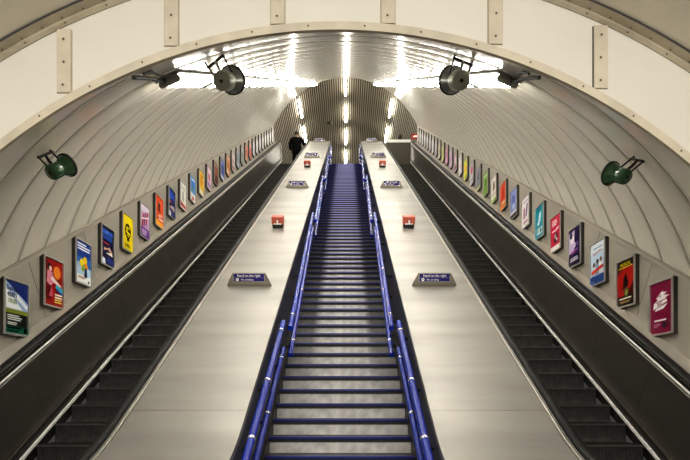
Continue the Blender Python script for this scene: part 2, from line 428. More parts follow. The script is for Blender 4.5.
# ------------------------------------------------------------------ metal decks between stairs and escalators
for s in (-1, 1):
    side = 'left' if s < 0 else 'right'
    t = thing('metal_deck', 'brushed steel sloping deck between the stairs and the %s escalator' % side, 'deck', I(XC+s*1.27, UB, W_DECK), SLOPE)
    base = Vector((XC+s*1.27, UB, W_DECK))
    def L(fn): return lambda x, w: Vector(fn(x, w)) - base
    R_ = [L(f) for f in rows(U_FOOT, U_DECK)]
    mb = MB(); p = [(XC+s*(XI+.012), W_DECK), (XC+s*XO, W_DECK), (XC+s*XO, W_DECK-.04), (XC+s*(XI+.012), W_DECK-.04)]
    mb.sweep(p, R_, M_steel, closed=True)
    for u in (3.81, 13.6, 23.4):
        a, b = sorted((XC+s*XI, XC+s*XO)); mb.box(Vector((a, u-.0035, W_DECK-.002))-base, Vector((b, u+.0035, W_DECK+.0012))-base, M_steel_d)
    mb.build('deck_plate', t)
    mb = MB(); mb.sweep([(XC+s*(XI-.004), W_DECK+.004), (XC+s*(XI+.010), W_DECK+.004), (XC+s*(XI+.010), W_DECK-.05), (XC+s*(XI-.004), W_DECK-.05)], R_, M_steel, closed=True)
    mb.build('edge_trim', t)
    mb = MB(); mb.sweep([(XC+s*XI, W_DECK-.05), (XC+s*(XI+.03), W_DECK-.05), (XC+s*(XI+.03), -3.75), (XC+s*XI, -3.75)], [L(f) for f in rows(U_FOOT, U_DECK)], M_side, closed=True)
    mb.build('side_panel', t)
    mb = MB()
    for q in (U_DECK, U_FOOT):
        fn = L(bend(q)); e = .01 if q > 5 else -.01
        c = [fn(XC+s*XI, W_DECK), fn(XC+s*(XO-.002), W_DECK), fn(XC+s*(XO-.002), -3.75), fn(XC+s*XI, -3.75)]
        mb.face([v + Vector((0, e, 0)) for v in c], M_steel_d)
    mb.build('end_panel', t)

# ------------------------------------------------------------------ stairs
Z_of = lambda Y: .57735*Y - 3.741 + CZ
GO, RI = .293, .16916
stairs = thing('staircase', 'long fixed staircase with navy step edges between the two decks', 'stairs', (XC, 3.855, 0))
HWS = .752
def step_mesh():
    mb = MB()
    mb.face([(-HWS, 0, 0), (HWS, 0, 0), (HWS, 0, -RI), (-HWS, 0, -RI)], M_riser)
    mb.face([(-HWS, 0, 0), (HWS, 0, 0), (HWS, GO+.01, 0), (-HWS, GO+.01, 0)], M_tread)
    mb.face([(-HWS, GO, 0), (HWS, GO, 0), (HWS, GO, -RI-.2), (-HWS, GO, -RI-.2)], M_tread)
    mb.face([(-HWS, 0, -RI), (HWS, 0, -RI), (HWS, GO, -RI-.2), (-HWS, GO, -RI-.2)], M_tread)
    for e in (-1, 1): mb.face([(e*HWS, 0, 0), (e*HWS, GO, 0), (e*HWS, GO, -RI-.2), (e*HWS, 0, -RI)], M_tread)
    return mb
first = None
ks = list(range(-5, 69))
for k_ in ks:
    Y = 5.32 + GO*k_; loc = Vector((XC, Y, Z_of(Y))) - Vector(stairs.location)
    if first is None:
        first = step_mesh().build('step', stairs)
        nb = MB()
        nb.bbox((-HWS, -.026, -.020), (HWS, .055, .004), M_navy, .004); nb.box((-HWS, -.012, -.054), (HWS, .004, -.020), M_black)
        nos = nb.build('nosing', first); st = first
    else:
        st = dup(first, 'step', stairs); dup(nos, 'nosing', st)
    st.location = loc
for s in (-1, 1):
    mb = MB(); ua, ub = u_at(3.9, W_STEP), u_at(25.2, W_STEP)
    a, b = sorted((s*HWS, s*(XI-.004)))
    base = stairs.location
    n0 = 0
    pts = [(I(0, ua, W_STEP+.07), I(0, ua, -3.6)), (I(0, ub, W_STEP+.07), I(0, ub, -3.6))]
    vs = []
    for x in (a, b):
        for (p, q) in pts:
            for v in (p, q): vs.append((x, v.y-base.y, v.z-base.z))
    mb.raw(vs, [(0,1,3,2),(4,6,7,5),(0,2,6,4),(1,5,7,3),(0,4,5,1),(2,3,7,6)], M_side)
    mb.build('stringer', stairs)

# blue handrails in overlapping lengths
SECT = [(3.0, 6.32, .70, .69), (6.17, 11.70, .593, .688), (11.05, 16.5, .593, .688), (15.9, 21.5, .593, .688), (20.9, 25.3, .593, .688)]
ordn = ['lowest', 'second lowest', 'middle', 'second highest', 'topmost']
for s in (-1, 1):
    side = 'left' if s < 0 else 'right'
    for i, (Ya, Yb, xa, xb) in enumerate(SECT):
        WU, WL = -2.458, -2.73
        ub0 = u_at(Ya, W_STEP)
        base = Vector((XC+s*.7, ub0, W_STEP))
        t = thing('stair_handrail', '%s length of blue double handrail on the %s side of the stairs' % (ordn[i], side), 'handrail', I(*base), SLOPE, 'blue handrail lengths')
        for (w, r) in ((WU, .0335), (WL, .029)):
            u0, u1 = u_at(Ya, w), u_at(Yb, w)
            P = lambda q, dx=0, dw=0: Vector((XC + s*(xa + (xb-xa)*q + dx), u0 + (u1-u0)*q, w+dw)) - base
            mb = MB(); mb.tube([P(0), P(.5), P(1)], r, M_blue, 14)
            rail = mb.build('rail', t)
            for q in ([.06, .35, .65, .94] if i else [.06, .37, .62, .93]):
                mb = MB(); d = .016/(u1-u0); mb.tube([P(q-d), P(q+d)], r*1.12, M_collar, 14); mb.build('collar', rail)
                xx = XI - (xa + (xb-xa)*q)
                mb = MB(); mb.tube([P(q), P(q, 0, -.07), P(q, xx*.9, -.10)], .014, M_iron, 8); mb.build('bracket', t)

# ------------------------------------------------------------------ escalators
GE, RE = .346, .19976
def esc_step():
    mb = MB(); hw = .60; n = 9
    prof = [(0, 0)] + [(.018*math.sin(PI*j/8) - .0*j, -RE*j/8) for j in range(1, 9)]
    for (a, b) in zip(prof[:-1], prof[1:]): mb.face([(-hw, a[0], a[1]), (hw, a[0], a[1]), (hw, b[0], b[1]), (-hw, b[0], b[1])], M_step)
    for j in range(34):       # riser cleats
        x = -hw + .02 + j*(2*hw-.04)/33
        mb.box((x-.008, .009, -RE+.01), (x+.008, .016, -.012), M_step)
    mb.box((-hw, -.004, -.012), (hw, .03, .003), M_stepe)
    mb.face([(-hw, 0, 0), (hw, 0, 0), (hw, GE+.005, 0), (-hw, GE+.005, 0)], M_step)
    for j in range(34):
        x = -hw + .02 + j*(2*hw-.04)/33
        mb.box((x-.006, .03, 0), (x+.006, GE-.005, .006), M_step)
    mb.face([(-hw, GE, 0), (hw, GE, 0), (hw, GE, -RE-.1), (-hw, GE, -RE-.1)], M_step)
    mb.face([(-hw, 0, -RE), (hw, 0, -RE), (hw, GE, -RE-.1), (-hw, GE, -RE-.1)], M_step)
    for e in (-1, 1): mb.face([(e*hw, 0, 0), (e*hw, GE, 0), (e*hw, GE, -RE-.1), (e*hw, 0, -RE)], M_step)
    return mb
step0 = None
for s in (-1, 1):
    side = 'left' if s < 0 else 'right'
    xm = XC + s*2.555
    esc = thing('escalator', 'dark escalator on the %s side of the shaft beside its advert wall' % side, 'escalator', (xm, 3.75, 0))
    for k_ in range(-5, 58):
        Y = 5.48 + GE*k_
        if step0 is None: st = step0 = esc_step().build('step', esc)
        else: st = dup(step0, 'step', esc)
        st.location = Vector((0, Y, Z_of(Y))) - Vector((0, 3.75, 0))
    inv = (Matrix.Translation(esc.location)).inverted() @ (Matrix.Translation((0,0,CZ)) @ Matrix.Rotation(math.radians(30), 4, 'X'))
    def place(mb, name):
        o = mb.build(name, esc); o.data.transform(inv); o.data.update(); return o
    R_ = rows(U_FOOT, U_BAL); P = lambda l: [(XC+s*x, w) for x, w in l]
    # outer balustrade
    mb = MB(); u = U_FOOT + .3; cur = U_FOOT
    mb.sweep(P([(3.205, W_STEP+.13), (3.19, W_DECK-.06), (3.28, W_DECK-.06), (3.28, W_STEP+.13)]), R_, M_bronze, closed=True)
    u = 3.6
    while u < U_BAL:
        lo, hi = W_STEP+.13, W_DECK-.06
        for (uu, wd) in ((u, .004),):
            vs = [(XC+s*3.2035, uu-wd, lo), (XC+s*3.2035, uu+wd, lo), (XC+s*3.1885, uu+wd+.22*0, hi), (XC+s*3.1885, uu-wd, hi)]
            mb.face(vs, M_joint)
        u += 1.22
    place(mb, 'balustrade_panel')
    mb = MB(); mb.sweep(P([(3.178, W_STEP-.12), (3.178, W_STEP+.13), (3.23, W_STEP+.13), (3.23, W_STEP-.12)]), R_, M_skirt, closed=True); place(mb, 'skirting')
    mb = MB(); mb.sweep(P([(3.160, W_STEP+.0), (3.160, W_STEP+.030), (3.182, W_STEP+.030), (3.182, W_STEP+.0)]), R_, M_bright, closed=True)
    mb.sweep(P([(3.172, W_STEP+.118), (3.172, W_STEP+.130), (3.19, W_STEP+.130), (3.19, W_STEP+.118)]), R_, M_steel_d, closed=True); place(mb, 'bright_strip')
    mb = MB(); mb.sweep(P([(3.183, W_DECK-.064), (3.183, W_DECK-.054), (3.192, W_DECK-.052), (3.192, W_DECK-.064)]), R_, M_steel_b, closed=True)
    mb.sweep(P([(3.192, W_DECK-.064), (3.192, W_DECK-.056), (3.262, W_DECK-.040), (3.262, W_DECK-.064)]), R_, M_rubber, closed=True)
    mb.sweep(P([(3.210, W_DECK-.056), (3.210, W_DECK-.040), (3.220, W_DECK-.036), (3.220, W_DECK-.056)]), R_, M_bright, closed=True); place(mb, 'capping')
    def rail_prof(xc, rx=.042): return P([(xc + rx*math.cos(2*PI*q/12), W_DECK+.012 + .03*math.sin(2*PI*q/12)) for q in range(12)])
    mb = MB(); mb.sweep(rail_prof(3.283, .054), R_, M_rubber, closed=True, smooth=True); place(mb, 'handrail')
    # newel at the head
    mb = MB(); mb.sweep(P([(3.15, W_STEP), (3.15, W_DECK-.02), (3.33, W_DECK+.02), (3.33, W_STEP)]), [lambda x, w, q=q: (x, q, w) for q in (U_BAL, U_BAL+.10)], M_steel_b, closed=True); place(mb, 'newel')
    # inner balustrade
    Ri = rows(U_FOOT, U_DECK)
    mb = MB(); mb.sweep(P([(XO+.008, W_DECK-.02), (XO+.008, W_DECK+.004), (XO+.018, W_DECK+.006), (XO+.018, W_DECK-.03)]), Ri, M_steel_b, closed=True)
    mb.sweep(P([(XO+.030, W_DECK-.02), (XO+.030, W_DECK+.004), (XO+.040, W_DECK+.004), (XO+.040, W_DECK-.02)]), Ri, M_steel_b, closed=True); place(mb, 'capping')
    mb = MB(); mb.sweep(rail_prof(XO+.082), Ri, M_rubber, closed=True, smooth=True); place(mb, 'handrail')
    mb = MB(); mb.sweep(P([(XO+.0, W_DECK-.012), (XO+.05, W_DECK-.014), (XO+.10, W_DECK-.03), (XO+.17, W_STEP+.05), (XO+.18, W_STEP-.12), (XO+.0, W_STEP-.12)]), Ri, M_bronze, closed=True); place(mb, 'balustrade_panel')

# ------------------------------------------------------------------ signs and stop boxes on the decks
def deck_u(py, w=W_DECK): Y = F/C30*2.4/(py-85.5); return u_at(Y, W_DECK)
SGN = [(7.28, 'nearest'), (14.3, 'second nearest'), (20.3, 'second farthest'), (25.9, 'farthest')]
for s in (-1, 1):
    side = 'left' if s < 0 else 'right'
    for i, (Y, nm) in enumerate(SGN):
        u = u_at(Y, W_DECK); xc = XC + s*1.275
        t = thing('deck_sign', '%s blue and steel notice on the %s deck' % (nm, side), 'sign', I(xc, u, W_DECK), SLOPE, 'notices on the decks')
        # housing: wedge rising towards the back with the plate facing down the slope
        bw, tw, d, h = .305, .225, .13, .175
        B = [(-bw, 0, 0), (bw, 0, 0), (bw-.05, d+.03, 0), (-bw+.05, d+.03, 0)]
        T_ = [(-tw, .035, h), (tw, .035, h), (tw, .065, h), (-tw, .065, h)]
        lo = [(-bw+.04, -.02, .035), (bw-.04, -.02, .035)]
        mb = MB()
        mb.face([B[0], B[1], (bw, 0, .03), (-bw, 0, .03)], M_steel_d)
        mb.face([(-bw, 0, .03), (bw, 0, .03), T_[1], T_[0]], M_steel_d); mb.face(T_, M_steel_d)
        mb.face([T_[3], T_[2], B[2], B[3]], M_steel_d)
        mb.face([(-bw, 0, .03), T_[0], T_[3], B[3], B[0]], M_steel_d); mb.face([(bw, 0, .03), T_[1], T_[2], B[2], B[1]], M_steel_d)
        mb.face(B, M_steel_d)
        mb.build('housing', t)
        ax = Vector((0, .035, h-.03)).normalized(); nrm = Vector((0, -ax.z, ax.y))
        def T2(v, z=0): return Vector((v.x, 0, .03)) + ax*v.y + nrm*(.004+z)
        mb = MB(); H = .145
        mb.face([T2(Vector((-.215, .035, 0))), T2(Vector((.215, .035, 0))), T2(Vector((.215, H, 0))), T2(Vector((-.215, H, 0)))], M_collar)
        for (a, b) in ((.040, .086), (.090, H-.004)):
            mb.face([T2(Vector((x, y, 0)), .0015) for x, y in ((-.208, a), (.208, a), (.208, b), (-.208, b))], M_signblue)
        put_text(mb, 'Stand on the right', .044, lambda v: T2(v + Vector((0, .115, 0)), .003), M_signw, bold=.01)
        put_text(mb, 'No smoking', .034, lambda v: T2(v + Vector((-.11, .062, 0)), .003), M_signw, 'LEFT', bold=.01)
        mb.face([T2(Vector((-.16 + .022*math.cos(2*PI*q/16), .063 + .020*math.sin(2*PI*q/16), 0)), .003) for q in range(16)], M_signw)
        mb.face([T2(Vector((-.16 + x, .063 + y, 0)), .004) for x, y in ((-.014,-.003),(.012,-.003),(.012,.003),(-.014,.003))], M_signblue)
        mb.build('sign_plate', t)
    for i, Y in enumerate((10.3, 17.9)):
        u = u_at(Y, W_DECK)
        t = thing('emergency_stop', '%s red emergency stop box on the %s deck' % (('nearer', 'farther')[i], side), 'stop button', I(XC+s*1.275, u, W_DECK), SLOPE, 'red stop boxes')
        mb = MB(); mb.bbox((-.10, -.06, 0), (.10, .14, .07), M_black, .008); mb.build('base', t)
        mb = MB(); mb.bbox((-.115, -.055, .06), (.115, .15, .215), M_red, .02); cov = mb.build('cover', t)
        mb = MB(); mb.bbox((-.075, -.058, .066), (.075, -.05, .092), M_signw, .002)
        mb.bbox((-.016, -.058, .09), (.016, -.05, .15), M_signw, .002); mb.build('label_plate', cov)

# ------------------------------------------------------------------ advert posters
PWD, PHT, PD = .437, .600, .055
def poster(side, i, Yn, Zb, spec, label):
    s = -1 if side == 'left' else 1
    X = XC + s*XW
    t = thing('advert_poster', label, 'poster', (X, Yn, Zb), (0, 0, PI/2 if s < 0 else -PI/2), 'adverts along the %s wall' % side)
    ox = 0 if s < 0 else -PWD
    mb = MB(); b = .022
    mb.box((ox, -PD+.010, 0), (ox+PWD, 0, PHT), M_frside)
    for (x0, z0, x1, z1) in ((0,0,PWD,b), (0,PHT-b,PWD,PHT), (0,b,b,PHT-b), (PWD-b,b,PWD,PHT-b)):
        mb.box((ox+x0, -PD-.004, z0), (ox+x1, -PD+.010, z1), M_frame)
    mb.build('frame', t)
    mb = MB(); iw, ih = PWD-2*b, PHT-2*b; lvl = [0]
    def T(x, y): return Vector((ox + b + x*iw, -PD + .0085 - lvl[0]*.0007, b + y*ih))
    for sh in spec:
        k = sh[0]
        if k == 'r': _, x0, y0, x1, y1, c = sh; mb.face([T(x0,y0), T(x1,y0), T(x1,y1), T(x0,y1)], ink(c))
        elif k == 'p': _, pts, c = sh; mb.face([T(*q) for q in pts], ink(c))
        elif k == 'c':
            _, x, y, r, c = sh; mb.face([T(x + r*math.cos(2*PI*q/20), y + r*iw/ih*math.sin(2*PI*q/20)) for q in range(20)], ink(c))
        elif k == 't':
            _, tx, x, y, sz, c = sh[:6]; rot = sh[6] if len(sh) > 6 else 0; al = sh[7] if len(sh) > 7 else 'CENTER'
            ca, sa = math.cos(rot), math.sin(rot); l = lvl[0]
            put_text(mb, tx, sz*ih, lambda v: Vector((ox + b + x*iw + v.x*ca - v.y*sa, -PD + .0085 - l*.0007, b + y*ih + v.x*sa + v.y*ca)), ink(c), al, bold=.012)
        lvl[0] += 1 if lvl[0] < 11 else 0
    mb.build('printed_sheet', t)
def bg(c): return ('r', 0, 0, 1, 1, c)
def lines(x, y, w, h, n, c, seed=1):      # small unreadable lines of type
    r = random.Random(seed); out = []
    for j in range(n): out.append(('r', x, y - j*h*1.8 - h, x + w*r.uniform(.6, 1), y - j*h*1.8, c))
    return out
LEFT = [
 ([bg('0b1410'), ('r',0,.45,1,1,'9fb6dc'), ('p',[(0,1),(1,.62),(1,1)],'1c2f74'), ('p',[(0,.47),(.75,.47),(0,.88)],'eef2f6'), ('p',[(.35,.72),(.95,.5),(1,.56),(.5,.78)],'e9eef7'),
   ('r',0,.38,1,.46,'7f8a2e'), ('t','Sunday',.06,.86,.13,'101828',-.08,'LEFT'), ('t','4BEN',.08,.735,.125,'0c1010',-.05,'LEFT'), ('t','10:00',.10,.615,.125,'6f8a2a',-.05,'LEFT'),
   *lines(.08,.35,.75,.022,3,'d9dcd8',3), *lines(.08,.21,.6,.018,2,'d9dcd8',4), ('r',0,0,1,.13,'0e5a45'), ('r',.07,.085,.65,.12,'eef2f0'), ('r',.07,.03,.55,.055,'cfe0d8'), ('c',.86,.07,.08,'e6eae8')],
  'poster with blue sky, bold black type and green foot, nearest on the left wall'),
 ([bg('9d1712'), ('c',.68,.74,.2,'e0842a'), ('p',[(0,.1),(.3,.12),(.42,.5),(.3,.9),(.05,.95)],'6d0f16'), ('c',.26,.82,.11,'2a0e10'), ('c',.30,.79,.08,'e8c3b8'), ('p',[(.14,.74),(.42,.72),(.55,.52),(.3,.42),(.1,.48)],'d98a9c'), ('p',[(.3,.56),(.85,.42),(.9,.47),(.4,.64)],'f1d3cf'),
   ('p',[(.55,.40),(.98,.32),(.98,.42),(.62,.48)],'3fb0c0'), ('p',[(.6,.36),(.98,.26),(.98,.31),(.6,.41)],'2f5fb0'), ('p',[(.2,.18),(.34,.44),(.42,.2)],'b9556a'), *lines(.52,.27,.42,.035,2,'f3ead0',2), *lines(.5,.15,.45,.028,2,'f0d060',5)],
  'red poster with a pink dancing figure and an orange disc on the left wall'),
 ([bg('2d6fc4'), ('r',0,.62,1,1,'1b3f96'), ('p',[(0,.0),(1,.0),(1,.38),(0,.5)],'b9d4ee'), ('r',0,0,1,.2,'f2f4f5'), *lines(.08,.95,.9,.035,3,'f1f4fa',1), ('c',.35,.48,.14,'e9d22c'), ('c',.58,.56,.14,'e7c11f'), ('c',.66,.42,.11,'ef9a2a'), ('c',.44,.36,.10,'8fb83a'), ('p',[(.52,.16),(.72,.16),(.68,.38),(.56,.38)],'20345f'), *lines(.1,.15,.7,.014,2,'c98a80',7), ('c',.82,.06,.05,'33363f')],
  'blue sky poster with white type above yellow and orange blooms on the left wall'),
 ([bg('0f1440'), ('r',.1,.80,.9,.92,'2a56b4'), ('r',.1,.66,.85,.77,'244aa4'), ('t','LIVE',.4,.86,.1,'7fb0e6'), ('r',.08,.545,.6,.585,'b83a4a'), ('p',[(.15,.36),(.5,.42),(.9,.33),(.85,.40),(.6,.5),(.45,.44),(.2,.44)],'d9a98a'), ('p',[(.3,.3),(.9,.28),(.8,.38)],'efe3dc'), ('p',[(0,0),(.3,0),(.25,.14),(.08,.17),(0,.1)],'dce4f2'), ('r',.4,.05,.95,.22,'1d2a78')],
  'navy poster with blue type and pale banner, nearer of two on the left wall'),
 ([bg('f0d800'), ('c',.5,.55,.31,'201c08'), ('c',.42,.62,.09,'e6cf05'), ('c',.62,.66,.07,'e6cf05'), ('p',[(.28,.5),(.74,.45),(.72,.50),(.3,.56)],'f0d800'), ('p',[(.36,.42),(.64,.38),(.6,.43),(.4,.46)],'f0d800'), ('p',[(.38,.27),(.62,.27),(.58,.34),(.42,.34)],'201c08'), *lines(.2,.17,.65,.03,2,'6b6005',3)],
  'bright yellow poster with a round black emblem on the left wall'),
 ([bg('c9a8cf'), ('r',0,.0,1,.3,'6d2f94'), ('p',[(0,.75),(1,.85),(1,1),(0,1)],'e0d3e4'), ('p',[(.1,.3),(.25,.3),(.4,.72),(.25,.72)],'a8273a'), ('p',[(.32,.34),(.47,.36),(.62,.80),(.47,.78)],'7a2560'), ('p',[(.55,.40),(.7,.42),(.88,.86),(.72,.84)],'b03048'), ('p',[(.1,.5),(.9,.66),(.9,.71),(.1,.55)],'f4eef4'), *lines(.15,.22,.7,.035,3,'dcc8e6',9)],
  'lilac and purple poster with slanted dark red lettering on the left wall'),
 ([bg('e4531d'), ('p',[(0,0),(1,0),(1,.14),(0,.22)],'f0a21e'), ('c',.45,.72,.14,'2b1712'), ('p',[(.3,.5),(.62,.5),(.58,.66),(.34,.66)],'6d1a12'), ('c',.55,.82,.05,'f0e0d0'), ('t','NOW',.58,.36,.15,'f6efe6',.2), ('r',.4,.22,.9,.28,'f6efe6')],
  'orange poster with a black figure and white word on the left wall'),
 ([bg('101a54'), ('r',.1,.62,.85,.92,'2a54bc'), ('r',.1,.5,.6,.55,'b2465a'), ('p',[(.1,.3),(.9,.25),(.8,.42),(.4,.40)],'c7aeb2'), ('p',[(0,0),(.35,0),(.3,.16),(0,.18)],'d5dcee'), ('r',.45,.06,.95,.2,'24338c')],
  'dark blue poster with a pale foot corner, farther of two on the left wall'),
 ([bg('e9e6de'), ('r',.15,.72,.85,.86,'c6c4bc'), ('p',[(.3,.3),(.7,.3),(.62,.68),(.38,.68)],'a7a8a2'), ('p',[(.05,.05),(.95,.05),(.95,.16),(.05,.24)],'b02a3a'), ('r',.1,.02,.9,.05,'e9e6de')],
  'white poster with grey figure and red foot band on the left wall'),
 ([bg('4d8ed2'), ('r',0,0,1,.33,'ecebe6'), ('c',.5,.66,.27,'2f6fbe'), ('c',.45,.5,.12,'6aa04a'), ('p',[(.35,.05),(.8,.1),(.75,.22),(.4,.2)],'c04a48'), ('r',.2,.86,.8,.92,'e6eef5')],
  'sky blue poster with white foot and small red shape on the left wall'),
 ([bg('e7b91c'), ('c',.5,.62,.28,'c98a12'), ('p',[(0,.0),(1,.0),(1,.16),(0,.28)],'e8e2d0'), ('r',.25,.8,.85,.86,'7a4a10')],
  'golden yellow poster with a cream foot on the left wall'),
 ([bg('e3c4d0'), ('c',.5,.55,.25,'c2567e'), ('r',.1,.1,.9,.3,'9a7ab8'), ('r',.2,.8,.8,.88,'f1e9ee')], 'pink and mauve poster just up from the golden one on the left wall'),
 ([bg('6a2420'), ('c',.5,.6,.26,'a9533a'), ('r',.15,.08,.85,.26,'2c1512'), ('r',.2,.84,.8,.9,'d8c0b0')], 'dark red brown poster on the left wall'),
 ([bg('2445a8'), ('c',.5,.55,.22,'14265f'), ('r',0,0,1,.2,'d8deea'), ('r',.2,.8,.8,.88,'9fb7e6')], 'deep blue poster with white foot, far up the left wall'),
 ([bg('d9863a'), ('c',.5,.55,.25,'a8552a'), ('r',.15,.1,.85,.24,'efe0cc'), ('r',.1,.84,.9,.93,'e8d4ba')], 'amber brown poster far up the left wall'),
 ([bg('d9cdd0'), ('c',.5,.55,.24,'b8848e'), ('r',.15,.1,.85,.26,'a04a5a')], 'pale pink poster with a red line, far up the left wall'),
 ([bg('8c96ac'), ('c',.5,.6,.25,'5f6a88'), ('r',.1,.1,.9,.26,'c8ccd6')], 'slate blue poster far up the left wall'),
 ([bg('8f9a98'), ('c',.5,.55,.25,'5a6c70'), ('r',.1,.82,.9,.92,'c9d0cc')], 'grey green poster far up the left wall'),
 ([bg('d3744f'), ('c',.5,.6,.25,'b2412e'), ('r',.1,.08,.9,.22,'ead2c4')], 'coral orange poster far up the left wall'),
 ([bg('c95a5e'), ('c',.5,.55,.25,'9c2f40'), ('r',.1,.82,.9,.92,'ebc9c6')], 'rose red poster far up the left wall'),
]
